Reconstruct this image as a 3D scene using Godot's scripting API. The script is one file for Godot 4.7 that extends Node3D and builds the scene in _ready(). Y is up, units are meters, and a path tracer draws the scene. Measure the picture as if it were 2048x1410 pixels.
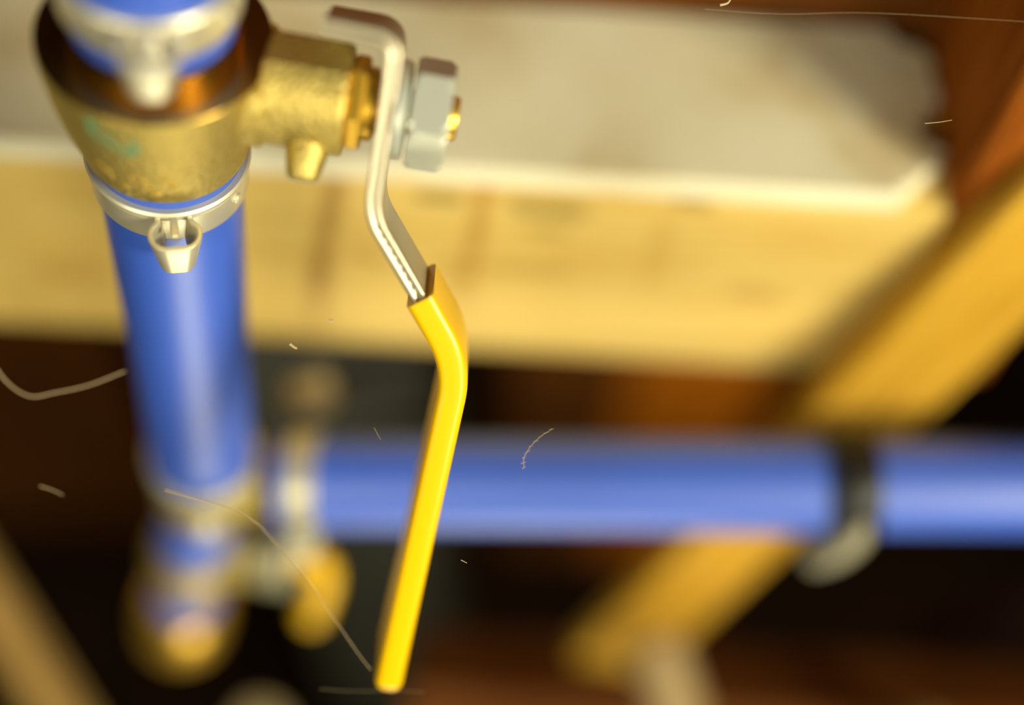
extends Node3D

# ---------------------------------------------------------------- camera numbers
const F := 2500.0                       # focal length in pixels of the 2048 x 1410 frame
const EYE := Vector3(0.0, 1.6, 0.0)
var cam_basis: Basis
var M := {}
var used := {}

func P(x: float, y: float, d: float) -> Vector3:
	return EYE + cam_basis * Vector3((x - 1024.0) / F * d, (705.0 - y) / F * d, -d)

func _ready() -> void:
	# camera: looks steeply down, a little rolled, wide aperture
	cam_basis = Basis(Vector3.RIGHT, deg_to_rad(-60.0)) * Basis(Vector3.BACK, deg_to_rad(3.4))
	var cam := Camera3D.new()
	cam.name = "camera"
	cam.transform = Transform3D(cam_basis, EYE)
	var att := CameraAttributesPhysical.new()
	att.frustum_focal_length = 24.0 * F / 1410.0
	att.frustum_focus_distance = 0.2445
	att.frustum_near = 0.02
	att.frustum_far = 20.0
	att.exposure_aperture = 2.1
	cam.attributes = att
	cam.near = 0.02
	cam.far = 20.0
	add_child(cam)
	cam.current = true
	# environment: a closed dark room, so hardly anything from the sky
	var we := WorldEnvironment.new()
	we.name = "world_environment"
	var env := Environment.new()
	env.background_mode = Environment.BG_COLOR
	env.background_color = Color(0.02, 0.016, 0.01)
	env.tonemap_mode = Environment.TONE_MAPPER_LINEAR
	env.tonemap_exposure = 1.0
	env.sdfgi_enabled = true
	env.ssao_enabled = true
	env.ssil_enabled = true
	we.environment = env
	add_child(we)
	# lamps, all out of view, placed to light the beam, board, pipes and metal
	var aim := P(1050, 560, 0.35)
	var key_at := aim + dir_az(51.0, 28.0) * 1.30
	var low_at := aim + dir_az(26.0, 10.0) * 1.5
	var up_at := aim + dir_az(4.0, -48.0) * 0.80
	var fill_at := aim + dir_az(-24.0, 30.0) * 1.0
	make_materials()
	unseen_lamp(key_at, aim, Vector2(0.36, 0.22), 1.98, Color(1.0, 0.96, 0.82), "unseen lamp panel on the right, lighting the beam and the white board")
	unseen_lamp(low_at, aim, Vector2(0.36, 0.30), 0.64, Color(1.0, 0.96, 0.82), "unseen wide lamp panel low in front, lighting the fronts of the pipes")
	unseen_lamp(fill_at, aim, Vector2(0.34, 0.26), 0.36, Color(1.0, 0.96, 0.82), "unseen soft lamp panel on the left, lighting the shaded part of the white board")
	unseen_lamp(up_at, aim, Vector2(0.32, 0.20), 0.21, Color(1.0, 0.96, 0.82), "unseen lamp panel below, giving the pipes and metal their sheen")

	room()
	timbers()
	water_pipes()
	background_things()
	cobwebs()

func dir_az(az: float, el: float) -> Vector3:
	var a := deg_to_rad(az)
	var e := deg_to_rad(el)
	return Vector3(sin(a) * cos(e), sin(e), cos(a) * cos(e))

# ---------------------------------------------------------------- naming
func numbered(n: String) -> String:
	if not used.has(n):
		used[n] = 0
		return n
	used[n] += 1
	return "%s_%03d" % [n, used[n]]

func tag(o: Node3D, label: String, category: String, group := "") -> Node3D:
	o.set_meta("label", label)
	o.set_meta("category", category)
	if group:
		o.set_meta("group", group)
	return o

func thing(called: String, label: String, category: String, xf := Transform3D(), group := "") -> Node3D:
	var o := Node3D.new()
	o.name = numbered(called)
	add_child(o)
	o.transform = xf
	return tag(o, label, category, group)

func obj(called: String, st: SurfaceTool, m: Material, parent: Node3D = null) -> MeshInstance3D:
	st.generate_normals()
	var o := MeshInstance3D.new()
	o.mesh = st.commit()
	o.mesh.surface_set_material(0, m)
	o.name = called if parent else numbered(called)
	(parent if parent else self).add_child(o, true)
	return o

func struct(called: String, st: SurfaceTool, m: Material) -> MeshInstance3D:
	var o := obj(called, st, m)
	o.set_meta("kind", "structure")
	return o

# ---------------------------------------------------------------- shapes
func begin() -> SurfaceTool:
	var st := SurfaceTool.new()
	st.begin(Mesh.PRIMITIVE_TRIANGLES)
	return st

const FLAT := 0xFFFFFFFF

func tri(st: SurfaceTool, a: Vector3, b: Vector3, c: Vector3, g: int) -> void:
	st.set_smooth_group(g)
	for v in [a, b, c]:
		st.set_uv(Vector2(v.x, v.y))
		st.add_vertex(v)

func quad(st: SurfaceTool, a: Vector3, b: Vector3, c: Vector3, d: Vector3, g: int, flip: bool) -> void:
	if flip:
		tri(st, a, c, b, g)
		tri(st, a, d, c, g)
	else:
		tri(st, a, b, c, g)
		tri(st, a, c, d, g)

# rings of equal length, joined one to the next; groups gives a smooth group per band
func loft(st: SurfaceTool, rings: Array, caps := true, groups: Array = [], flat := false) -> void:
	var n: int = rings[0].size()
	var vol := 0.0
	for i in rings.size() - 1:
		var mid := Vector3.ZERO
		for v in rings[i]: mid += v
		for v in rings[i + 1]: mid += v
		mid /= 2.0 * n
		for j in n:
			var a: Vector3 = rings[i][j]
			var b: Vector3 = rings[i][(j + 1) % n]
			var c: Vector3 = rings[i + 1][(j + 1) % n]
			vol += (c - a).cross(b - a).dot((a + b + c) / 3.0 - mid)
	var flip := vol < 0.0
	for i in rings.size() - 1:
		var g: int = FLAT if flat else (groups[i] if groups.size() else 1)
		for j in n:
			quad(st, rings[i][j], rings[i][(j + 1) % n], rings[i + 1][(j + 1) % n], rings[i + 1][j], g, flip)
	if caps:
		for e in 2:
			var r = rings[0] if e == 0 else rings[-1]
			var mid := Vector3.ZERO
			for v in r: mid += v
			mid /= n
			for j in n:
				var a: Vector3 = r[j]
				var b: Vector3 = r[(j + 1) % n]
				if (e == 0) != flip:
					tri(st, a, mid, b, FLAT)
				else:
					tri(st, a, b, mid, FLAT)

# prof: (radius, height along y); bands that meet at a sharp angle do not share a smooth group
func lathe(st: SurfaceTool, prof: Array, segs := 64, xf := Transform3D(), caps := true) -> void:
	var rings := []
	var groups := []
	var g := 1
	for i in prof.size():
		var p: Vector2 = prof[i]
		var ring := PackedVector3Array()
		for k in segs:
			var a := TAU * k / segs
			ring.append(xf * Vector3(cos(a) * p.x, p.y, sin(a) * p.x))
		rings.append(ring)
		if i > 1:
			var d0: Vector2 = prof[i - 1] - prof[i - 2]
			if absf(d0.angle_to(p - prof[i - 1])) > deg_to_rad(38.0):
				g += 1
		if i > 0:
			groups.append(g)
	loft(st, rings, caps, groups)

# a prism of a polygon in xz, along y from y0 to y1, with chamfered ends
func prism(st: SurfaceTool, poly: PackedVector2Array, y0: float, y1: float, bev: float, xf := Transform3D()) -> void:
	var mid := Vector2.ZERO
	for p in poly: mid += p
	mid /= poly.size()
	var r := 0.0
	for p in poly: r = maxf(r, (p - mid).length())
	var rings := []
	for e in [[y0, 1], [y0 + bev, 0], [y1 - bev, 0], [y1, 1]]:
		var ring := PackedVector3Array()
		for p in poly:
			var q: Vector2 = mid + (p - mid) * (1.0 - bev / r * e[1])
			ring.append(xf * Vector3(q.x, e[0], q.y))
		rings.append(ring)
	loft(st, rings, true, [], true)

# a chamfered box round the origin of xf
func bx(st: SurfaceTool, size: Vector3, xf := Transform3D(), bev := 0.001) -> void:
	var h := size / 2.0
	var rings := []
	for e in [[-h.x, 1.0], [-h.x + bev, 0.0], [h.x - bev, 0.0], [h.x, 1.0]]:
		var ring := PackedVector3Array()
		var y: float = h.y - bev * e[1]
		var z: float = h.z - bev * e[1]
		for c in [[-1, -1], [1, -1], [1, 1], [-1, 1]]:
			var s: float = c[0]
			var t: float = c[1]
			var p1 := Vector3(e[0], s * (y - bev), t * z)
			var p2 := Vector3(e[0], s * y, t * (z - bev))
			if s * t > 0.0:
				ring.append(xf * p2)
				ring.append(xf * p1)
			else:
				ring.append(xf * p1)
				ring.append(xf * p2)
		rings.append(ring)
	loft(st, rings, true, [], true)

func round_path(pts: Array, radius: float, segs := 8) -> PackedVector2Array:
	var out := PackedVector2Array([pts[0]])
	for i in range(1, pts.size() - 1):
		var a: Vector2 = pts[i - 1]
		var b: Vector2 = pts[i]
		var c: Vector2 = pts[i + 1]
		var r := minf(radius, 0.48 * minf((a - b).length(), (c - b).length()))
		var p := b + (a - b).normalized() * r
		var q := b + (c - b).normalized() * r
		for k in segs + 1:
			var t := float(k) / segs
			out.append(p.lerp(b, t).lerp(b.lerp(q, t), t))
	out.append(pts[-1])
	return out

# sweep of a rounded rectangle (th across the path, w along ew) on a path in the plane ex, ey
func sweep(st: SurfaceTool, path: PackedVector2Array, w: float, th: float, o: Vector3, ex: Vector3, ey: Vector3, ew: Vector3, r: float, round_end := false, low := 1.0, groove := 0.0) -> void:
	var sec := PackedVector2Array()
	for c in [[1, 1, 0], [-1, 1, 1], [-1, -1, 2], [1, -1, 3]]:
		for k in 5:
			var a: float = PI / 2 * (c[2] + k / 4.0)
			sec.append(Vector2(c[0] * (th / 2 - r) + cos(a) * r, c[1] * (w / 2 - r) + sin(a) * r))
		if groove > 0.0 and c[2] == 0:
			for k in [[0.16, 0.0], [0.08, 1.0], [-0.04, 1.0], [-0.12, 0.0]]:
				sec.append(Vector2(k[0] * th, w / 2 - k[1] * groove))
	var pts: PackedVector2Array = path.duplicate()
	var scales := []
	for p in pts: scales.append(1.0)
	if round_end:
		var d: Vector2 = (pts[-1] - pts[-2]).normalized()
		var e: Vector2 = pts[-1]
		for k in range(1, 8):
			var a := PI / 2 * k / 7.5
			pts.append(e + d * sin(a) * th * 0.55)
			scales.append(cos(a))
	var rings := []
	for i in pts.size():
		var d: Vector2 = (pts[mini(i + 1, pts.size() - 1)] - pts[maxi(i - 1, 0)]).normalized()
		var nn: Vector2 = Vector2(-d.y, d.x)
		var ring := PackedVector3Array()
		for s in sec:
			var q: Vector2 = pts[i] + nn * s.x * scales[i]
			var b: float = s.y * (1.0 - (1.0 - scales[i]) * th / w)
			var u := lerpf(low, 1.0, b / w + 0.5)
			ring.append(o + ex * q.x * u + ey * q.y + ew * b)
		rings.append(ring)
	loft(st, rings)

func tube(st: SurfaceTool, pts: Array, r: float, segs := 16, smooth := 6, r_end := -1.0) -> void:
	var c := []
	for i in pts.size() - 1:
		var p0: Vector3 = pts[maxi(i - 1, 0)]
		var p3: Vector3 = pts[mini(i + 2, pts.size() - 1)]
		for k in smooth:
			c.append(pts[i].cubic_interpolate(pts[i + 1], p0, p3, float(k) / smooth))
	c.append(pts[-1])
	var rings := []
	var side := Vector3.ZERO
	for i in c.size():
		var d: Vector3 = (c[mini(i + 1, c.size() - 1)] - c[maxi(i - 1, 0)]).normalized()
		if side == Vector3.ZERO:
			side = d.cross(Vector3(0.3, 0.5, 0.8)).normalized()
		side = (side - d * side.dot(d)).normalized()
		var up := d.cross(side)
		var rr := r if r_end < 0.0 else lerpf(r, r_end, float(i) / (c.size() - 1))
		var ring := PackedVector3Array()
		for k in segs:
			var a := TAU * k / segs
			ring.append(c[i] + (side * cos(a) + up * sin(a)) * rr)
		rings.append(ring)
	loft(st, rings)

func along(a: Vector3, b: Vector3, hint := Vector3.BACK) -> Transform3D:   # y axis runs from a to b
	var y := (b - a).normalized()
	var x := y.cross(hint).normalized()
	return Transform3D(Basis(x, y, x.cross(y)), a)

func hexagon(r: float, turn: float) -> PackedVector2Array:
	var out := PackedVector2Array()
	for k in 6:
		var a := deg_to_rad(turn + 60.0 * k)
		out.append(Vector2(cos(a) * r, sin(a) * r))
	return out

# ---------------------------------------------------------------- materials
func mat(called: String, c: Color, rough: float, metal := 0.0, spec := 0.5) -> StandardMaterial3D:
	var m := StandardMaterial3D.new()
	m.resource_name = called
	m.albedo_color = c
	m.roughness = rough
	m.metallic = metal
	m.metallic_specular = spec
	M[called] = m
	return m

func noise_tex(sd: int, freq: float, ramp: Array, octaves := 4, as_normal := false, size := 512) -> NoiseTexture2D:
	var n := FastNoiseLite.new()
	n.seed = sd
	n.frequency = freq
	n.fractal_octaves = octaves
	n.noise_type = FastNoiseLite.TYPE_SIMPLEX_SMOOTH
	var t := NoiseTexture2D.new()
	t.width = size
	t.height = size
	t.seamless = true
	t.noise = n
	if as_normal:
		t.as_normal_map = true
		t.bump_strength = 4.0
	elif ramp.size():
		var g := Gradient.new()
		g.offsets = PackedFloat32Array(ramp.map(func(r): return r[0]))
		g.colors = PackedColorArray(ramp.map(func(r): return r[1]))
		t.color_ramp = g
	return t

func wood(called: String, c: Color, sd: int, contrast := 0.22) -> void:
	var m := mat(called, Color.WHITE, 0.78, 0.0, 0.2)
	var dark := Color(c.r * (1 - contrast), c.g * (1 - contrast * 1.3), c.b * (1 - contrast * 1.5))
	m.albedo_texture = noise_tex(sd, 0.012, [[0.0, dark], [0.45, c], [0.7, c.lightened(0.06)], [1.0, dark.lerp(c, 0.5)]])
	m.uv1_triplanar = true
	m.uv1_scale = Vector3(1.6, 22.0, 22.0)
	m.heightmap_enabled = true
	m.heightmap_texture = m.albedo_texture
	m.heightmap_scale = 0.02

func make_materials() -> void:
	var m := mat("blue_plastic", Color(0.20, 0.37, 0.83), 0.47, 0.0, 0.85)
	m.clearcoat_enabled = true
	m.clearcoat = 0.35
	m.clearcoat_roughness = 0.42
	m = mat("brass", Color(0.84, 0.765, 0.45), 0.56, 1.0)
	m.uv1_triplanar = true
	m.uv1_scale = Vector3(40, 40, 40)
	m.albedo_texture = noise_tex(5, 0.02, [[0.0, Color(0.82, 0.78, 0.70)], [0.5, Color(1, 1, 1)], [1.0, Color(0.93, 0.9, 0.86)]])
	m.heightmap_enabled = true
	m.heightmap_texture = noise_tex(6, 0.03, [])
	m.heightmap_scale = 0.04
	mat("smooth_brass", Color(0.80, 0.64, 0.32), 0.26, 1.0)  # darker, smoother brass than the body, for the valve's top face
	mat("bright_brass", Color(0.94, 0.76, 0.28), 0.34, 0.85)
	mat("stainless", Color(0.86, 0.84, 0.74), 0.42, 0.62)
	mat("dull_zinc", Color(0.66, 0.65, 0.54), 0.5, 0.6)
	mat("zinc", Color(0.88, 0.90, 0.85), 0.40, 0.6)
	m = mat("steel_lever", Color(0.75, 0.72, 0.63), 0.40, 0.8)
	m = mat("yellow_vinyl", Color(0.97, 0.77, 0.0), 0.30, 0.0, 0.5)
	mat("teal_mark", Color(0.24, 0.56, 0.44), 0.7)
	wood("pine", Color(0.86, 0.68, 0.34), 11)
	wood("brace_pine", Color(0.76, 0.585, 0.17), 12)
	wood("sill_wood", Color(0.34, 0.18, 0.035), 18, 0.3)
	wood("board_wood", Color(0.80, 0.45, 0.05), 17, 0.3)
	wood("old_wood", Color(0.42, 0.24, 0.07), 13, 0.3)
	wood("dark_wood", Color(0.26, 0.14, 0.05), 14, 0.3)
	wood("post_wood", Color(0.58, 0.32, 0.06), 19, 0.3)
	wood("pale_wood", Color(0.62, 0.50, 0.28), 15)
	m = mat("white_board", Color.WHITE, 0.8, 0.0, 0.3)
	m.uv1_triplanar = true
	m.uv1_scale = Vector3(5, 5, 5)
	m.albedo_texture = noise_tex(21, 0.006, [[0.0, Color(0.80, 0.73, 0.56)], [0.35, Color(0.89, 0.87, 0.75)], [1.0, Color(0.93, 0.92, 0.83)]])
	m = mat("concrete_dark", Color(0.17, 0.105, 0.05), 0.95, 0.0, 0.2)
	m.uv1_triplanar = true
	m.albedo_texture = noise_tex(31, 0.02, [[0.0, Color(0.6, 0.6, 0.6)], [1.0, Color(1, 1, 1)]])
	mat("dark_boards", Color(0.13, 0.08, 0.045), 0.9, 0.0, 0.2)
	mat("black_plastic", Color(0.03, 0.035, 0.05), 0.5)
	mat("olive_metal", Color(0.13, 0.13, 0.09), 0.6, 0.0)
	mat("grey_plastic", Color(0.60, 0.58, 0.48), 0.5)
	mat("cream_pipe", Color(0.78, 0.70, 0.52), 0.5)
	mat("dull_pipe", Color(0.60, 0.51, 0.34), 0.6)
	mat("red_rubber", Color(0.20, 0.06, 0.03), 0.7)
	m = mat("silk", Color(0.72, 0.64, 0.5), 0.6)
	mat("lamp_housing", Color(0.12, 0.12, 0.12), 0.5)
	m = mat("lamp_face", Color(0.9, 0.88, 0.8), 0.5)
	m.emission_enabled = true
	m.emission = Color(1.0, 0.93, 0.80)
	m.emission_energy_multiplier = 1.2

func unseen_lamp(at: Vector3, aim: Vector3, size: Vector2, energy: float, c: Color, label: String) -> void:  # light out of view; housing, panel and rod only dress it
	var xf := Transform3D(Basis.looking_at(aim - at), at)
	var t := thing("unseen_lamp", label, "lamp", xf)
	var st := begin()
	bx(st, Vector3(size.x + 0.03, size.y + 0.03, 0.03), Transform3D(Basis(), Vector3(0, 0, 0.018)), 0.004)
	obj("housing", st, M.lamp_housing, t)
	st = begin()
	bx(st, Vector3(size.x, size.y, 0.004), Transform3D(), 0.001)
	obj("light_panel", st, M.lamp_face, t)
	st = begin()
	tube(st, [Vector3(0, 0, 0.03), Vector3(0, 0.02, 0.08), xf.affine_inverse() * (at + Vector3(0, 0.2, 0) + xf.basis.z * 0.1), xf.affine_inverse() * Vector3(at.x + xf.basis.z.x * 0.1, 2.31, at.z + xf.basis.z.z * 0.1)], 0.006, 8)
	obj("hanger_rod", st, M.lamp_housing, t)
	var l := AreaLight3D.new()
	l.name = "lamp_light"
	l.area_size = size
	l.light_color = c
	l.light_energy = energy
	l.shadow_enabled = true
	l.position = Vector3(0, 0, -0.006)
	t.add_child(l)

# ---------------------------------------------------------------- setting
func slab(called: String, lo: Vector3, hi: Vector3, m: Material) -> void:
	var st := begin()
	bx(st, hi - lo, Transform3D(Basis(), (lo + hi) / 2.0), 0.002)
	struct(called, st, m)

func room() -> void:
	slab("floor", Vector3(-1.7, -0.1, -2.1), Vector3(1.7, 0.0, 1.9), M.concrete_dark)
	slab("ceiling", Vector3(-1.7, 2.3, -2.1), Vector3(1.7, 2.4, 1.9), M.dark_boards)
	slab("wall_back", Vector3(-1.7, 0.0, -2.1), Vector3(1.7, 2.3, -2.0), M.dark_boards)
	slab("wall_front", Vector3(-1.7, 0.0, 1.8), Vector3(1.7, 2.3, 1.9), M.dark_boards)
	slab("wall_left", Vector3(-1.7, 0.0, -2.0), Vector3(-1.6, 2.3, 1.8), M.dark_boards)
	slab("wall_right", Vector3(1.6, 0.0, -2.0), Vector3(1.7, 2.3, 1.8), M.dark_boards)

# the point that a pixel of the photograph shows on a horizontal plane / on a plane facing +z
func on_y(x: float, y: float, h: float) -> Vector3:
	var v := P(x, y, 1.0) - EYE
	return EYE + v * ((h - EYE.y) / v.y)

func on_z(x: float, y: float, z: float) -> Vector3:
	var v := P(x, y, 1.0) - EYE
	return EYE + v * ((z - EYE.z) / v.z)

func on_x(x: float, y: float, at: float) -> Vector3:
	var v := P(x, y, 1.0) - EYE
	return EYE + v * ((at - EYE.x) / v.x)

func stick(called: String, a: Vector3, b: Vector3, w: float, th: float, m: Material, label: String, category: String, face := Vector3.BACK, group := "", bev := 0.0015) -> Node3D:
	# a timber from a to b: w across, th along the facing direction
	var x := (b - a).normalized()
	var z := (face - x * face.dot(x)).normalized()
	var y := z.cross(x)
	var st := begin()
	bx(st, Vector3((b - a).length(), w, th), Transform3D(), bev)
	var o := obj(called, st, m)
	o.transform = Transform3D(Basis(x, y, z), (a + b) / 2.0)
	return tag(o, label, category, group)

const BEAM_TOP := 1.3362
const BEAM_Z := -0.203
const BEAM_H := 0.0885
const BEAM_D := 0.0605
const POST_X := 0.1135

func timbers() -> void:
	beam()
	white_board()
	# dark plank behind the beam
	stick("back_plank", Vector3(-1.6, BEAM_TOP + 0.06, BEAM_Z - BEAM_D - 0.011), Vector3(1.6, BEAM_TOP + 0.06, BEAM_Z - BEAM_D - 0.011), 0.20, 0.019, M.old_wood, "dark brown plank standing along the back edge of the white board", "plank")
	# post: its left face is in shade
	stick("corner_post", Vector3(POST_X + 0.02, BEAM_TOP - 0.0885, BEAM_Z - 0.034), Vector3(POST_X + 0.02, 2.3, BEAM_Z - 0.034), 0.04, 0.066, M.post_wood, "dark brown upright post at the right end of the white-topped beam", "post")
	# diagonal brace
	var b1 := on_z(1868, 670, -0.1945)
	var b2 := on_z(1262, 1273, -0.166)
	var d := (b2 - b1)
	stick("diagonal_brace", b1 - d * 0.45, b2 + d * 0.10, 0.0375, 0.0115, M.brace_pine, "golden pine brace running diagonally behind the horizontal blue pipe", "brace", Vector3(0.05, 0.12, 1.0))

func beam() -> void:
	# front face carries the grain, slanting brown streaks and the worn grade stamps
	var x0 := -1.6
	var x1 := POST_X - 0.0002
	var w := 2048
	var h := 192
	var u0 := -0.30        # the picture covers x from -0.30 to the post; beyond it repeats
	var span := x1 - u0
	var img := Image.create(w, h, false, Image.FORMAT_RGB8)
	var n1 := FastNoiseLite.new()
	n1.seed = 3
	n1.frequency = 1.0
	n1.fractal_octaves = 4
	var n2 := FastNoiseLite.new()
	n2.seed = 9
	n2.frequency = 1.0
	n2.fractal_octaves = 3
	var spots := []        # [centre, second end, half width, colour, strength]
	for s in [
		[672, 372, 632, 575, 0.0026, Color(0.50, 0.33, 0.14), 0.55], [972, 372, 935, 560, 0.0022, Color(0.62, 0.42, 0.13), 0.55], [648, 520, 632, 640, 0.002, Color(0.5, 0.34, 0.16), 0.4],  # slanting brown streaks
		[845, 396, 912, 402, 0.0024, Color(0.48, 0.42, 0.22), 0.75], [1040, 415, 1150, 424, 0.0036, Color(0.56, 0.49, 0.24), 0.75], [1060, 462, 1120, 468, 0.0022, Color(0.6, 0.5, 0.24), 0.5],
		[1360, 406, 1410, 412, 0.0020, Color(0.52, 0.42, 0.2), 0.6], [1480, 585, 1540, 592, 0.0036, Color(0.66, 0.5, 0.24), 0.5], [990, 535, 1110, 545, 0.0034, Color(0.68, 0.55, 0.25), 0.5],
		[720, 500, 760, 520, 0.003, Color(0.66, 0.5, 0.22), 0.5], [100, 540, 190, 545, 0.004, Color(0.62, 0.45, 0.16), 0.5], [1330, 452, 1300, 560, 0.003, Color(0.75, 0.58, 0.26), 0.35], [905, 520, 925, 600, 0.004, Color(0.70, 0.55, 0.24), 0.4],
	]:
		var a := on_z(s[0], s[1], BEAM_Z)
		var b := on_z(s[2], s[3], BEAM_Z)
		spots.append([Vector2(a.x, a.y), Vector2(b.x, b.y), s[4], s[5], s[6]])
	var base := Color(0.855, 0.742, 0.42)
	var late := Color(0.80, 0.64, 0.30)
	for j in h:
		var y := BEAM_TOP - BEAM_H * (j + 0.5) / h
		for i in w:
			var x := u0 + span * (i + 0.5) / w
			var g := n1.get_noise_2d(x * 9.0 + 0.35 * n2.get_noise_2d(x * 6.0, y * 20.0), y * 210.0) * 0.5 + 0.5
			var fine := n2.get_noise_2d(x * 40.0, y * 1500.0) * 0.04
			var c := base.lerp(late, clampf(smoothstep(0.45, 0.75, g) * 0.7, 0, 1))
			c = Color(c.r * (1 + fine), c.g * (1 + fine), c.b * (1 + fine))
			for s in spots:
				var p := Vector2(x, y)
				if absf(x - s[0].x) > 0.035 and absf(x - s[1].x) > 0.035:
					continue
				var q := Geometry2D.get_closest_point_to_segment(p, s[0], s[1])
				var k: float = minf(0.95, 1.35 * s[4]) * exp(-pow((p - q).length() / s[2], 2.0))
				if k > 0.01:
					c = c.lerp(s[3], k * (0.8 + 0.4 * n2.get_noise_2d(x * 300.0, y * 300.0)))
			img.set_pixel(i, j, c)
	var m := mat("beam_wood", Color.WHITE, 0.6, 0.0, 0.35)
	m.albedo_texture = ImageTexture.create_from_image(img)
	var st := begin()
	var hh := BEAM_H
	# profile (z back, y down) of the beam with eased edges, run along x
	var e := 0.0018
	var prof := []
	for c in [[0.0, 0.0], [0.0, 1.0], [1.0, 1.0], [1.0, 0.0]]:
		for k in 4:
			var a: float = PI / 2 * k / 3.0
			var cz: float = e if c[0] == 0.0 else BEAM_D - e
			var cy: float = e if c[1] == 0.0 else hh - e
			var t: float = {"00": PI, "01": PI / 2, "11": 0.0, "10": -PI / 2}["%d%d" % [c[0], c[1]]]
			var ang: float = t + (PI / 2 - a) if c[0] == c[1] else t + (PI / 2 - a)
			prof.append(Vector2(cz + cos(ang) * e, cy + sin(ang) * e))
	for i in prof.size():
		var p: Vector2 = prof[i]
		var q: Vector2 = prof[(i + 1) % prof.size()]
		var vs := [Vector3(x0, BEAM_TOP - p.y, BEAM_Z - p.x), Vector3(x0, BEAM_TOP - q.y, BEAM_Z - q.x), Vector3(x1, BEAM_TOP - q.y, BEAM_Z - q.x), Vector3(x1, BEAM_TOP - p.y, BEAM_Z - p.x)]
		var uv := []
		for v in vs:
			uv.append(Vector2((v.x - u0) / span, (BEAM_TOP - v.y) / hh * 0.98 + 0.01 + (BEAM_Z - v.z) * 0.3))
		st.set_smooth_group(1 if i % 4 != 3 else 2 + i)
		var nrm: Vector3 = (vs[2] - vs[0]).cross(vs[1] - vs[0])
		var centre := Vector3(vs[0].x, BEAM_TOP - hh / 2, BEAM_Z - BEAM_D / 2)
		var order := [0, 1, 2, 0, 2, 3] if nrm.dot(vs[0] - centre) > 0 else [0, 2, 1, 0, 3, 2]
		for k in order:
			st.set_uv(uv[k])
			st.add_vertex(vs[k])
	for x in [x0, x1]:
		var order := range(1, prof.size() - 1)
		for k in order:
			var tri3 := [prof[0], prof[k], prof[k + 1]]
			var v3 := []
			for p in tri3: v3.append(Vector3(x, BEAM_TOP - p.y, BEAM_Z - p.x))
			var nrm: Vector3 = (v3[2] - v3[0]).cross(v3[1] - v3[0])
			if nrm.x * (1.0 if x == x1 else -1.0) < 0.0: v3.reverse()
			st.set_smooth_group(FLAT)
			for v in v3:
				st.set_uv(Vector2((v.x - u0) / span, (BEAM_TOP - v.y) / hh))
				st.add_vertex(v)
	var o := obj("wooden_beam", st, m)
	tag(o, "yellow pine beam with faint smudged stamps carrying the white board", "beam")

func white_board() -> void:
	# a white board lying on the beam, its right end broken off ragged
	var t := 0.0065
	var top := BEAM_TOP + t
	var edge := PackedVector2Array()
	for p in [[1816, 412], [1804, 397], [1832, 374], [1852, 348], [1882, 328], [1870, 314], [1894, 300], [1850, 272], [1832, 240], [1858, 222], [1852, 205], [1884, 190], [1880, 165], [1868, 150], [1876, 120], [1866, 110], [1846, 94], [1800, 80]]:
		var q := on_y(p[0], p[1], top)
		edge.append(Vector2(minf(q.x, POST_X - 0.0006), minf(q.z, BEAM_Z - 0.0016 * edge.size())))
	var back := BEAM_Z - BEAM_D + 0.0008
	var poly := PackedVector2Array([Vector2(-1.6, BEAM_Z + 0.0005)])
	for k in range(1, 24):
		poly.append(Vector2(lerpf(-1.6, edge[0].x, k / 24.0), BEAM_Z + 0.0005 + 0.0003 * sin(k * 2.3)))
	edge[0].y = BEAM_Z + 0.0005
	for q in edge:
		if q.y > back + 0.0015:
			poly.append(q)
	poly.append(Vector2(poly[-1].x - 0.003, back))
	poly.append(Vector2(-1.6, back))
	var tris := Geometry2D.triangulate_polygon(poly)
	pass
	var st := begin()
	var e := 0.0012
	# inset copy for the rounded upper edge
	var inner := PackedVector2Array()
	var n := poly.size()
	for i in n:
		var d0 := (poly[i] - poly[(i + n - 1) % n]).normalized()
		var d1 := (poly[(i + 1) % n] - poly[i]).normalized()
		var nn := (Vector2(-d0.y, d0.x) + Vector2(-d1.y, d1.x)).normalized()
		inner.append(poly[i] + nn * e)
	if not Geometry2D.is_point_in_polygon(inner[3], poly):
		for i in n:
			inner[i] = poly[i] * 2.0 - inner[i]
	var rings := []
	for r in [[poly, BEAM_TOP + 0.0001], [poly, top - e], [inner, top]]:
		var ring := PackedVector3Array()
		for p in r[0]: ring.append(Vector3(p.x, r[1], p.y))
		rings.append(ring)
	loft(st, rings, false, [], true)
	for k in range(0, tris.size(), 3):
		for lay in [[inner, top, 1.0], [poly, BEAM_TOP + 0.0001, -1.0]]:
			var v := []
			for m in 3:
				var p: Vector2 = lay[0][tris[k + m]]
				v.append(Vector3(p.x, lay[1], p.y))
			var up: Vector3 = (v[2] - v[0]).cross(v[1] - v[0])
			if up.y * lay[2] < 0.0: v.reverse()
			tri(st, v[0], v[1], v[2], FLAT)
	var o := obj("white_board", st, M.white_board)
	tag(o, "white board with a torn right end lying on top of the yellow beam", "board")

# ---------------------------------------------------------------- pipes, clamps, valves
var VT: Transform3D      # the valve's own axes: x along the stem, y up the pipe, z to the front

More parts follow.
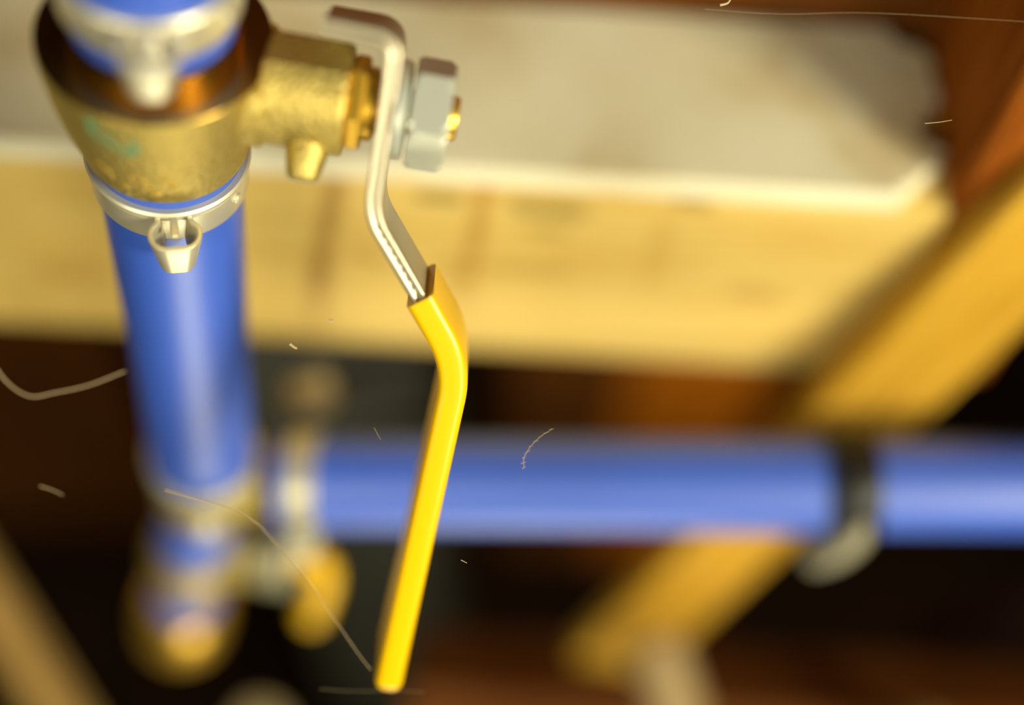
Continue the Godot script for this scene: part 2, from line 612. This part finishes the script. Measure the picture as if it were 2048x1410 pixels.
func water_pipes() -> void:
	var D := Vector3(542.5 - 1024.0, 705.0 - 2149.0, -F).normalized()
	var T := Vector3(1, -0.159, -0.101)
	T = (T - D * T.dot(D)).normalized()
	var B := D.cross(T)
	var a0 := Vector3((351.9 - 1024.0) / F, (705.0 - 440.0) / F, -1.0) * 0.2668
	VT = Transform3D(cam_basis * Basis(T, -D, B), EYE + cam_basis * (a0 - D * 0.0475))
	# lower blue pipe, from the valve down to the tee; s is measured down the axis from the stem
	var tee_s := 0.0475 + 0.137
	blue_pipe(VT.translated_local(Vector3(0, -0.0208, 0)), tee_s - 0.0208 - 0.010, 0.0143, "wide blue pipe dropping from under the large brass valve")
	blue_pipe(VT.translated_local(Vector3(0, 0.0126 + 0.16, 0)), 0.16, 0.0143, "short blue pipe entering the top of the large brass valve")
	var c := make_clamp()
	tag(c, "sharp stainless ear clamp just below the large brass valve", "clamp", "ear clamps on the blue pipes")
	c.transform = VT.translated_local(Vector3(0, -0.0238, 0)) * Transform3D(Basis(Vector3.UP, deg_to_rad(16.0)), Vector3.ZERO)
	copy_clamp(c, VT.translated_local(Vector3(0, 0.0266, 0)) * Transform3D(Basis(Vector3.UP, deg_to_rad(13.0)), Vector3.ZERO), "stainless ear clamp above the large brass valve at the picture's top edge")
	main_valve()
	# the tee lower down, its branch feeding the horizontal pipe
	copy_clamp(c, VT.translated_local(Vector3(0, -(tee_s - 0.021), 0)) * Transform3D(Basis(Vector3.UP, deg_to_rad(14.0)), Vector3.ZERO), "blurred ear clamp low on the wide blue pipe above the tee")
	var tc := VT * Vector3(0, -tee_s, 0)
	var hp0: Vector3 = P(560, 965, 0.379)
	var hp1 := P(2048, 972, 0.371)
	var hd := (hp1 - hp0).normalized()
	var l1 := P(360, 1266, 0.50)
	var dn := (l1 - tc).normalized()
	tee_fitting(tc, hd, dn)
	blue_pipe(along(hp0, hp0 - hd), 0.9, 0.0143, "long horizontal blue pipe crossing in front of the diagonal brace")
	var hc := along(hp0 + hd * 0.0125, hp0 + hd * 0.04, Vector3.UP)
	copy_clamp(c, hc * Transform3D(Basis(Vector3.UP, deg_to_rad(112.0)), Vector3.ZERO), "pale blurred ear clamp round the left end of the horizontal blue pipe")
	pipe_hanger(hp0 + hd * ((P(1692, 968, 0.374) - hp0).dot(hd)), hd)
	# below the tee: a short blue pipe, a small valve, another short pipe and an end cap
	var lax := along(l1, tc)     # y up
	var long := (l1 - tc).length()
	var at := func(y: float) -> float:     # distance down the lower run where its axis stands at that row of the photograph
		var lo := 0.0
		var hi := 2.0 * long
		for k in 40:
			var mid := (lo + hi) / 2.0
			var q: Vector3 = cam_basis.inverse() * (tc + dn * mid - EYE)
			if 705.0 - F * q.y / -q.z < y: lo = mid
			else: hi = mid
		return lo
	var s1: float = at.call(1082.0)
	var s2: float = at.call(1132.0)
	var s3: float = at.call(1192.0)
	var s4: float = at.call(1270.0)
	var low := func(s: float) -> Transform3D: return Transform3D(lax.basis, tc + dn * s)
	blue_pipe(low.call(0.012), s1 - 0.012, 0.0122, "short blue pipe between the tee and the small yellow-handled valve")
	small_valve(low.call(s1), s2 - s1)
	blue_pipe(low.call(s2), s3 - s2, 0.0122, "short blue pipe just above the brass end cap")
	end_cap(low.call(s3), s4 - s3)

func blue_pipe(top: Transform3D, length: float, r: float, label: String) -> void:
	# hangs down from top along -y
	var st := begin()
	var w := 0.0024
	lathe(st, [Vector2(r - w, 0), Vector2(r - 0.0004, 0), Vector2(r, -0.0004), Vector2(r, -length * 0.25), Vector2(r, -length * 0.5), Vector2(r, -length * 0.75), Vector2(r, -length + 0.0004), Vector2(r - 0.0004, -length), Vector2(r - w, -length), Vector2(r - w, -length * 0.5), Vector2(r - w, 0)], 96, Transform3D(), false)
	var o := obj("water_pipe", st, M.blue_plastic)
	o.transform = top
	tag(o, label, "pipe", "blue water pipes")

func make_clamp() -> Node3D:
	# origin at the upper edge of the band; the band hangs to -y, the ear stands out to +z
	var t := thing("ear_clamp", "", "clamp")
	var r := 0.01435
	var h := 0.0088
	var st := begin()
	lathe(st, [Vector2(r, 0), Vector2(r + 0.0013, 0.0002), Vector2(r + 0.0017, -0.0003), Vector2(r + 0.0015, -0.0011), Vector2(r + 0.0006, -0.0013), Vector2(r + 0.0006, -0.0019), Vector2(r + 0.0012, -0.0022), Vector2(r + 0.0011, -h + 0.0006), Vector2(r + 0.0009, -h + 0.0001), Vector2(r + 0.0004, -h), Vector2(r, -h), Vector2(r, -h * 0.5), Vector2(r, 0)], 96, Transform3D(), false)
	obj("band", st, M.stainless, t)
	var path := round_path([Vector2(-0.0030, r + 0.0010), Vector2(-0.0032, r + 0.0022), Vector2(-0.0047, r + 0.0040), Vector2(-0.0046, r + 0.0066), Vector2(-0.0028, r + 0.0084), Vector2(0.0028, r + 0.0084), Vector2(0.0046, r + 0.0066), Vector2(0.0047, r + 0.0040), Vector2(0.0032, r + 0.0022), Vector2(0.0030, r + 0.0010)], 0.0012, 5)
	st = begin()
	sweep(st, path, 0.0082, 0.0010, Vector3(0, -0.0050, 0), Vector3.RIGHT, Vector3.BACK, Vector3.UP, 0.0003, false, 0.70)
	obj("ear", st, M.stainless, t)
	st = begin()
	bx(st, Vector3(0.0016, 0.0010, 0.0056), Transform3D(Basis(), Vector3(0, -0.0008, r + 0.0034)), 0.0003)
	obj("tongue", st, M.stainless, t)
	st = begin()
	var a := deg_to_rad(52.0)
	lathe(st, [Vector2(0.0, 0.0), Vector2(0.0011, 0.0), Vector2(0.0011, 0.0008), Vector2(0.0007, 0.0012), Vector2(0.0001, 0.0013)], 20, Transform3D(Basis(Vector3(cos(a), 0, -sin(a)), Vector3(sin(a), 0, cos(a)), Vector3.UP), Vector3(sin(a), 0, cos(a)) * (r + 0.0009) + Vector3(0, -0.0040, 0)))
	obj("hook", st, M.stainless, t)
	return t

func copy_clamp(c: Node3D, xf: Transform3D, label: String) -> void:
	var d: Node3D = c.duplicate()
	d.name = numbered("ear_clamp")
	add_child(d)
	d.transform = xf
	d.set_meta("label", label)

func body_r(y: float) -> float:     # outer radius of the large valve's body at height y over the stem
	var prof := [Vector2(0.0204, 0.0078), Vector2(0.0205, 0.0070), Vector2(0.0203, 0.003), Vector2(0.0198, -0.002), Vector2(0.0187, -0.008), Vector2(0.0171, -0.0145), Vector2(0.0158, -0.0195)]
	for i in prof.size() - 1:
		if y <= prof[i].y and y >= prof[i + 1].y:
			return lerpf(prof[i].x, prof[i + 1].x, (prof[i].y - y) / (prof[i].y - prof[i + 1].y))
	return 0.0158

# a raised patch that follows the valve's body: pts are (angle in degrees from +z towards +x, height y)
func body_patch(st: SurfaceTool, outline: PackedVector2Array, raise: float) -> void:
	var rings := [PackedVector3Array(), PackedVector3Array()]
	for p in outline:
		var a := deg_to_rad(p.x)
		for k in 2:
			var r := body_r(p.y) + (raise if k else -0.0004)
			rings[k].append(Vector3(sin(a) * r, p.y, cos(a) * r))
	loft(st, rings, true, [], true)

func main_valve() -> void:
	var t := thing("ball_valve", "large brass ball valve with a long cranked lever in yellow vinyl", "valve", VT)
	# body
	var st := begin()
	lathe(st, [Vector2(0.0144, 0.0070), Vector2(0.0190, 0.0076), Vector2(0.0202, 0.0076), Vector2(0.0204, 0.0080), Vector2(0.0205, 0.0076), Vector2(0.0205, 0.0068), Vector2(0.0203, 0.003), Vector2(0.0198, -0.002), Vector2(0.0187, -0.008), Vector2(0.0171, -0.0145), Vector2(0.0158, -0.0195), Vector2(0.0155, -0.0203), Vector2(0.0146, -0.0206), Vector2(0.0125, -0.0206), Vector2(0.0100, -0.0204)], 128)
	var body := obj("body", st, M.brass, t)
	st = begin()
	lathe(st, [Vector2(0.0144, 0.0080), Vector2(0.0144, 0.0122), Vector2(0.0146, 0.0124), Vector2(0.0149, 0.0122), Vector2(0.0149, 0.0083), Vector2(0.0203, 0.0083), Vector2(0.0204, 0.0082), Vector2(0.0203, 0.0076), Vector2(0.0150, 0.0074), Vector2(0.0144, 0.0080)], 128, Transform3D(), false)
	var face := obj("end_face", st, M.smooth_brass, body)
	face.set_meta("label", "smooth darker top face of the valve body")
	st = begin()
	body_patch(st, PackedVector2Array([Vector2(-21, 0.0064), Vector2(-11, 0.0043), Vector2(2, 0.0030), Vector2(4, 0.0006), Vector2(-2, -0.0010), Vector2(-12, 0.0008), Vector2(-20, 0.0026)]), 0.00015)
	var mk := obj("paint_mark", st, M.teal_mark, body)
	mk.set_meta("label", "smeared teal green mark")
	# worn cast relief near the lower edge
	st = begin()
	for g in [[-24, -0.0105, 5, 0.0040], [-19, -0.0118, 2, 0.0036], [-5, -0.0120, 2, 0.0040], [0, -0.0108, 5, 0.0014], [3, -0.0135, 5, 0.0014], [11, -0.0118, 2, 0.0042], [16, -0.0106, 6, 0.0014], [18, -0.0132, 5, 0.0014], [-12, -0.0150, 6, 0.0012], [8, -0.0160, 8, 0.0010]]:
		var a0: float = g[0]
		var y: float = g[1]
		var da: float = g[2] / 2.0
		var dy: float = g[3] / 2.0
		body_patch(st, PackedVector2Array([Vector2(a0 - da, y + dy), Vector2(a0, y + dy * 1.1), Vector2(a0 + da, y + dy), Vector2(a0 + da, y - dy), Vector2(a0, y - dy * 1.1), Vector2(a0 - da, y - dy)]), 0.00035)
	obj("cast_relief", st, M.brass, body)
	# bonnet: round in front, flat on top
	var sx := Transform3D(Basis(Vector3(0, -1, 0), Vector3(1, 0, 0), Vector3(0, 0, 1)), Vector3.ZERO)   # local y -> x; angles run from z/up
	var view := deg_to_rad(50.0)        # the way to the eye: 50 degrees up from +z towards +y
	var poly := PackedVector2Array()
	for al in [24.0, 76.0, 100.0, 125.0, 150.0, 175.0, 200.0, 225.0, 245.0, 260.0, 270.0, 278.0, 285.0, 292.0, 300.0, 308.0, 316.0, 324.0, 332.0, 340.0, 348.0, 356.0, 364.0, 374.0]:
		poly.append(pol(0.0104 if al == 24.0 or al == 76.0 else 0.0103, al, view))
	st = begin()
	prism(st, poly, 0.0194, 0.0345, 0.0006, sx)
	obj("bonnet", st, M.brass, t)
	# root of the bonnet, running into the body below its top face
	var root := PackedVector2Array()
	for k in 40:
		var p := pol(0.0112, 9.0 * k, view)
		root.append(Vector2(maxf(p.x, -0.0072), p.y))
	st = begin()
	prism(st, root, 0.010, 0.0206, 0.0010, sx)
	obj("bonnet_root", st, M.brass, t)
	# stop lug under the bonnet
	st = begin()
	var lug := pol3(0.0118, -78.0, view)
	var lug_xf := along(Vector3(0.0285, 0, 0) + lug * 0.6, Vector3(0.0285, 0, 0) + lug * 1.5, Vector3.RIGHT)
	lathe(st, [Vector2(0.0042, 0), Vector2(0.0038, 0.004), Vector2(0.0031, 0.0082), Vector2(0.0026, 0.0089), Vector2(0.0004, 0.0092)], 28, lug_xf)
	obj("stop_lug", st, M.brass, t)
	# packing gland and stem
	st = begin()
	prism(st, hexg(0.0086, 36.0, view), 0.0345, 0.0377, 0.0006, sx)
	obj("packing_nut", st, M.bright_brass, t)
	st = begin()
	lathe(st, [Vector2(0.0068, 0.0345), Vector2(0.0068, 0.0392), Vector2(0.0060, 0.0396), Vector2(0.0052, 0.0398), Vector2(0.0052, 0.0405), Vector2(0.0042, 0.0408), Vector2(0.0042, 0.0542), Vector2(0.0038, 0.0548), Vector2(0.0010, 0.0549)], 40, sx)
	obj("stem", st, M.bright_brass, t)
	# washer and nut
	st = begin()
	lathe(st, [Vector2(0.0045, 0.0431), Vector2(0.0088, 0.0431), Vector2(0.0091, 0.0434), Vector2(0.0091, 0.0449), Vector2(0.0086, 0.0454), Vector2(0.0045, 0.0456)], 56, sx, false)
	obj("washer", st, M.zinc, t)
	st = begin()
	nut(st, 0.0105, 40.0, view, 0.0461, 0.0532, sx)
	obj("lock_nut", st, M.zinc, t)
	# lever
	var be := deg_to_rad(36.6)
	var H := Vector3(0, -cos(be), sin(be))
	var W := Vector3(0, sin(be), cos(be))
	var lever := Node3D.new()
	lever.name = "lever"
	t.add_child(lever)
	var bend := [Vector2(-0.0138, 0.0290), Vector2(-0.0138, 0.0418), Vector2(0.0188, 0.0418), Vector2(0.0455, 0.0626), Vector2(0.1175, 0.0608)]
	st = begin()
	sweep(st, round_path(bend, 0.0042, 8), 0.0165, 0.0031, Vector3.ZERO, H, Vector3.RIGHT, W, 0.0006, false, 1.0, 0.0006)
	obj("steel_strip", st, M.steel_lever, lever)
	# burr line along the sheared edge
	st = begin()
	var p0 := Vector2(0.0200, 0.0428)
	var p1 := Vector2(0.0335, 0.0533)
	for k in 9:
		var q := p0.lerp(p1, (k + 0.5) / 9.0)
		bx(st, Vector3(0.0009, 0.0004, 0.0004), Transform3D(Basis(H * 0.79 + Vector3.RIGHT * 0.615, (Vector3.RIGHT * 0.79 - H * 0.615), W), H * q.x + Vector3.RIGHT * (q.y + 0.0006) + W * 0.00835), 0.0002)
	obj("edge_burr", st, M.steel_lever, lever)
	var grip := [Vector2(0.0333, 0.05325), Vector2(0.0455, 0.0626), Vector2(0.1215, 0.0602)]
	st = begin()
	sweep(st, round_path(grip, 0.010, 12), 0.0192, 0.0058, Vector3.ZERO, H, Vector3.RIGHT, W, 0.0015, true)
	obj("vinyl_grip", st, M.yellow_vinyl, lever)

# a point at radius r and al degrees round the stem, measured from the way to the eye upwards; prisms lie in (x -> -y, z)
func pol3(r: float, al: float, view: float) -> Vector3:
	var a := view + deg_to_rad(al)
	return Vector3(0, sin(a) * r, cos(a) * r)

func pol(r: float, al: float, view: float) -> Vector2:
	var p := pol3(r, al, view)
	return Vector2(-p.y, p.z)

func hexg(r: float, first: float, view: float) -> PackedVector2Array:
	var out := PackedVector2Array()
	for k in 6:
		out.append(pol(r, first + 60.0 * k, view))
	return out

func nut(st: SurfaceTool, r: float, first: float, view: float, y0: float, y1: float, xf: Transform3D) -> void:
	# a hexagon whose corners are turned down towards the ends
	var n := 48
	var rings := []
	for e in [[y0, 0.92], [y0 + 0.0009, 1.0], [y1 - 0.0009, 1.0], [y1, 0.92]]:
		var ring := PackedVector3Array()
		for k in n:
			var al := first + 360.0 * k / n
			var off := fposmod(al - first, 60.0) - 30.0
			var hexr := r * cos(PI / 6) / cos(deg_to_rad(off))
			var q := pol(minf(hexr, r * e[1]), al, view)
			ring.append(xf * Vector3(q.x, e[0], q.y))
		rings.append(ring)
	loft(st, rings, true, [], true)

func tee_fitting(c: Vector3, side: Vector3, down: Vector3) -> void:
	var t := thing("pipe_tee", "brass tee joining the wide blue pipe to the horizontal one", "fitting", Transform3D(VT.basis, c))
	var inv := Transform3D(VT.basis, c).affine_inverse()
	var st := begin()
	lathe(st, [Vector2(0.0100, 0.0105), Vector2(0.0144, 0.0105), Vector2(0.0147, 0.0098), Vector2(0.0147, -0.0098), Vector2(0.0144, -0.0105), Vector2(0.0100, -0.0105)], 48)
	obj("run", st, M.brass, t)
	st = begin()
	lathe(st, [Vector2(0.0108, 0.006), Vector2(0.0108, 0.0165), Vector2(0.0122, 0.0170), Vector2(0.0122, 0.0195), Vector2(0.0116, 0.0200), Vector2(0.0105, 0.0200)], 40, inv * along(c, c + side))
	obj("branch", st, M.brass, t)

func small_valve(top: Transform3D, length: float) -> void:
	var t := thing("small_valve", "small brass valve with a short yellow lever below the blurred tee", "valve", top)
	var st := begin()
	lathe(st, [Vector2(0.0110, 0), Vector2(0.0134, 0), Vector2(0.0150, -length * 0.2), Vector2(0.0152, -length * 0.5), Vector2(0.0150, -length * 0.8), Vector2(0.0134, -length), Vector2(0.0110, -length)], 48)
	obj("body", st, M.brass, t)
	var o := top * Vector3(0, -length * 0.35, 0)
	var inv := top.affine_inverse()
	var e := P(573, 1126, 0.42)
	var ax := along(o, e)
	var l := (e - o).length()
	st = begin()
	lathe(st, [Vector2(0.0096, 0.009), Vector2(0.0090, 0.014), Vector2(0.0090, l * 0.70), Vector2(0.0080, l * 0.72)], 32, inv * ax)
	obj("bonnet", st, M.brass, t)
	st = begin()
	prism(st, hexagon(0.0095, 10.0), l * 0.72, l * 1.06, 0.0012, inv * ax)
	obj("lock_nut", st, M.dull_zinc, t)
	st = begin()
	tube(st, [inv * P(590, 1118, 0.424), inv * P(640, 1128, 0.424), inv * P(648, 1165, 0.43), inv * P(622, 1232, 0.45)], 0.0037, 16, 5, 0.0047)
	obj("lever", st, M.yellow_vinyl, t)

func end_cap(top: Transform3D, length: float) -> void:
	var st := begin()
	lathe(st, [Vector2(0.0100, 0.001), Vector2(0.0150, 0.001), Vector2(0.0163, -0.003), Vector2(0.0168, -length * 0.4), Vector2(0.0160, -length * 0.75), Vector2(0.0125, -length), Vector2(0.0062, -length - 0.005), Vector2(0.0010, -length - 0.007)], 56)
	var o := obj("pipe_end_cap", st, M.bright_brass)
	o.transform = top
	tag(o, "rounded brass fitting closing the lower end of the blue pipe", "fitting")

func pipe_hanger(c: Vector3, axis: Vector3) -> void:
	var xf := along(c, c + axis)      # y along the pipe
	var t := thing("pipe_hanger", "black pipe clip with a grey hooked tail round the horizontal pipe", "clip", xf)
	var st := begin()
	lathe(st, [Vector2(0.0144, -0.0068), Vector2(0.0160, -0.0068), Vector2(0.0166, -0.0060), Vector2(0.0166, 0.0060), Vector2(0.0160, 0.0068), Vector2(0.0144, 0.0068), Vector2(0.0144, 0.0), Vector2(0.0144, -0.0068)], 56, Transform3D(), false)
	obj("ring", st, M.black_plastic, t)
	var inv := xf.affine_inverse()
	st = begin()
	tube(st, [inv * P(1722, 948, 0.362), inv * P(1725, 1010, 0.362), inv * P(1712, 1062, 0.368), inv * P(1672, 1098, 0.378), inv * P(1630, 1112, 0.388)], 0.0048, 14, 6)
	obj("hook", st, M.grey_plastic, t)

# ---------------------------------------------------------------- things far out of focus
func background_things() -> void:
	# upright boards seen below the beam
	var zb := -0.62
	for b in [[-420, 265, 780, "old_wood", "brown upright board in the gloom left of the wide blue pipe"], [1010, 1235, 780, "old_wood", "darker of the two upright boards seen under the beam"], [1250, 1530, 780, "board_wood", "lighter brown upright board seen under the beam beside the brace"]]:
		var a := on_z(b[0], b[2], zb)
		var c := on_z(b[1], b[2], zb)
		stick("upright_board", Vector3((a.x + c.x) / 2, 0.0, zb - 0.01), Vector3((a.x + c.x) / 2, 2.3, zb - 0.01), c.x - a.x, 0.02, M[b[3]], b[4], "board", Vector3.BACK, "upright boards behind the pipes")
	# level timber along the bottom of the view
	var s := P(1400, 1490, 0.60)
	stick("sill_timber", Vector3(P(815, 1490, 0.60).x, s.y, s.z), Vector3(1.6, s.y, s.z), 0.09, 0.04, M.sill_wood, "brown level timber along the bottom of the picture under the brace", "timber", Vector3(0, 0.6, 1.0))
	# pale strut bottom left
	var a1 := P(-78, 1108, 0.56)
	var a2 := P(142, 1455, 0.62)
	stick("pale_strut", a1 - (a2 - a1) * 1.6, a2 + (a2 - a1) * 3.0, 0.0185, 0.013, M.pale_wood, "pale wooden strut slanting across the bottom left corner", "strut", Vector3(0, 0.7, 1))
	# dark olive box behind the blue pipes
	var ob := P(670, 900, 0.62)
	var bh := ob.y + 0.16
	var t := thing("metal_box", "dark olive metal box in the gloom behind the brass valve lever", "box", Transform3D(Basis(), Vector3(ob.x, bh / 2.0, ob.z - 0.05)))
	var st := begin()
	bx(st, Vector3(0.10, bh, 0.08), Transform3D(), 0.004)
	obj("body", st, M.olive_metal, t)
	st = begin()
	bx(st, Vector3(0.088, bh - 0.02, 0.006), Transform3D(Basis(), Vector3(0, 0, 0.043)), 0.002)
	obj("door", st, M.olive_metal, t)
	# small grey bracket with an arm
	var g := P(620, 788, 0.418)
	t = thing("pipe_bracket", "small grey bracket with a thin arm under the beam behind the blue pipe", "bracket", Transform3D(cam_basis, g))
	var inv := Transform3D(cam_basis, g).affine_inverse()
	st = begin()
	bx(st, Vector3(0.017, 0.014, 0.010), Transform3D(Basis(Vector3.BACK, 0.3), Vector3.ZERO), 0.003)
	obj("head", st, M.cream_pipe, t)
	st = begin()
	tube(st, [Vector3(0.003, 0.001, -0.002), inv * P(680, 758, 0.43), inv * P(760, 742, 0.43), inv * P(850, 735, 0.43)], 0.0036, 10, 5)
	obj("arm", st, M.olive_metal, t)
	# cream pipes and knobs along the lower edge
	st = begin()
	tube(st, [P(1305, 1285, 0.50), P(1330, 1345, 0.50), P(1360, 1430, 0.51)], 0.0112, 18, 4)
	tag(obj("cream_pipe", st, M.dull_pipe), "cream pipe stub rising at the bottom edge below the brace", "pipe")
	st = begin()
	lathe(st, [Vector2(0.001, 0.012), Vector2(0.010, 0.010), Vector2(0.0135, 0.003), Vector2(0.0135, -0.60), Vector2(0.010, -0.602)], 28)
	var o := obj("grey_pipe_end", st, M.cream_pipe)
	o.transform = along(P(520, 1480, 0.64), P(520, 1400, 0.60)).translated_local(Vector3(0, 0.012, 0))
	tag(o, "dull cream pipe end at the bottom edge right of the brass fitting", "pipe")
	st = begin()
	lathe(st, [Vector2(0.001, 0.010), Vector2(0.008, 0.008), Vector2(0.0115, 0.002), Vector2(0.0115, -0.40), Vector2(0.010, -0.402)], 28)
	o = obj("wooden_peg", st, M.pale_wood)
	o.transform = along(P(1850, 1480, 0.53), P(1843, 1380, 0.50))
	tag(o, "dim tan peg end at the bottom edge right of the cream pipe", "peg")
	st = begin()
	tube(st, [P(1760, 1480, 0.70), P(1830, 1340, 0.70), P(1930, 1265, 0.70), P(2080, 1230, 0.70), P(2300, 1240, 0.72)], 0.012, 16, 6)
	tag(obj("rubber_hose", st, M.red_rubber), "dark reddish hose curving through the bottom right corner", "hose")

func cobwebs() -> void:
	var list := [
		[[[-30, 700], [10, 760], [58, 792], [110, 785], [178, 770], [250, 742]], 0.265, 0.00021, "thick cobweb strand sagging at the left edge beside the blue pipe"],
		[[[330, 980], [398, 998], [468, 1018], [520, 1052]], 0.255, 0.00017, "short bright cobweb strand crossing in front of the low ear clamp"],
		[[[520, 1052], [600, 1140], [660, 1225], [715, 1305], [742, 1340]], 0.258, 0.0001, "fine cobweb thread running down to the tip of the yellow lever"],
		[[[640, 1378], [700, 1382], [800, 1382], [850, 1384]], 0.263, 0.00003, "faint level cobweb thread behind the tip of the yellow lever"],
		[[[1410, 18], [1560, 28], [1750, 26], [2060, 44]], 0.250, 0.00003, "faint long cobweb thread near the top right corner"],
		[[[1850, 247], [1880, 244], [1904, 240]], 0.245, 0.00009, "short cobweb wisp in front of the dark post"],
		[[[1440, 10], [1455, 6], [1462, -4]], 0.245, 0.0003, "tiny cobweb wisp at the top edge above the white board"],
		[[[1048, 935], [1048, 915], [1062, 892], [1082, 872], [1104, 858]], 0.248, 0.00006, "curled cobweb fluff in front of the horizontal pipe right of the lever"],
		[[[748, 855], [756, 870], [762, 880]], 0.248, 0.00004, "tiny cobweb wisp left of the yellow lever above the horizontal pipe"],
		[[[580, 688], [588, 694], [594, 697]], 0.245, 0.00034, "small dust speck hanging just under the beam beside the blue pipe"],
		[[[922, 1120], [930, 1124], [934, 1126]], 0.245, 0.0001, "small dust speck right of the yellow lever below the horizontal pipe"],
		[[[656, 640], [662, 642], [666, 641]], 0.240, 0.0003, "small dust speck in front of the beam's lower edge"],
		[[[80, 972], [105, 980], [126, 990]], 0.262, 0.00014, "short dim cobweb wisp left of the blue pipe low down"],
	]
	for w in list:
		var pts := []
		for p in w[0]: pts.append(P(p[0], p[1], w[1]))
		var st := begin()
		tube(st, pts, w[2], 6, 5, w[2] * 0.7)
		if w[3].begins_with("curled"):     # little tufts caught along the strand
			for k in 9:
				var q: Vector3 = pts[mini(k / 2, pts.size() - 1)].lerp(pts[mini((k + 1) / 2, pts.size() - 1)], 0.5)
				var side := cam_basis * Vector3(0.00055, 0.0003 - 0.0001 * (k % 3), 0.0002) * (0.7 + 0.3 * (k % 2))
				tube(st, [q - side, q, q + side], w[2] * 1.3, 6, 2, w[2] * 0.5)
		tag(obj("cobweb_strand", st, M.silk), w[3], "cobweb", "cobweb strands in the air")
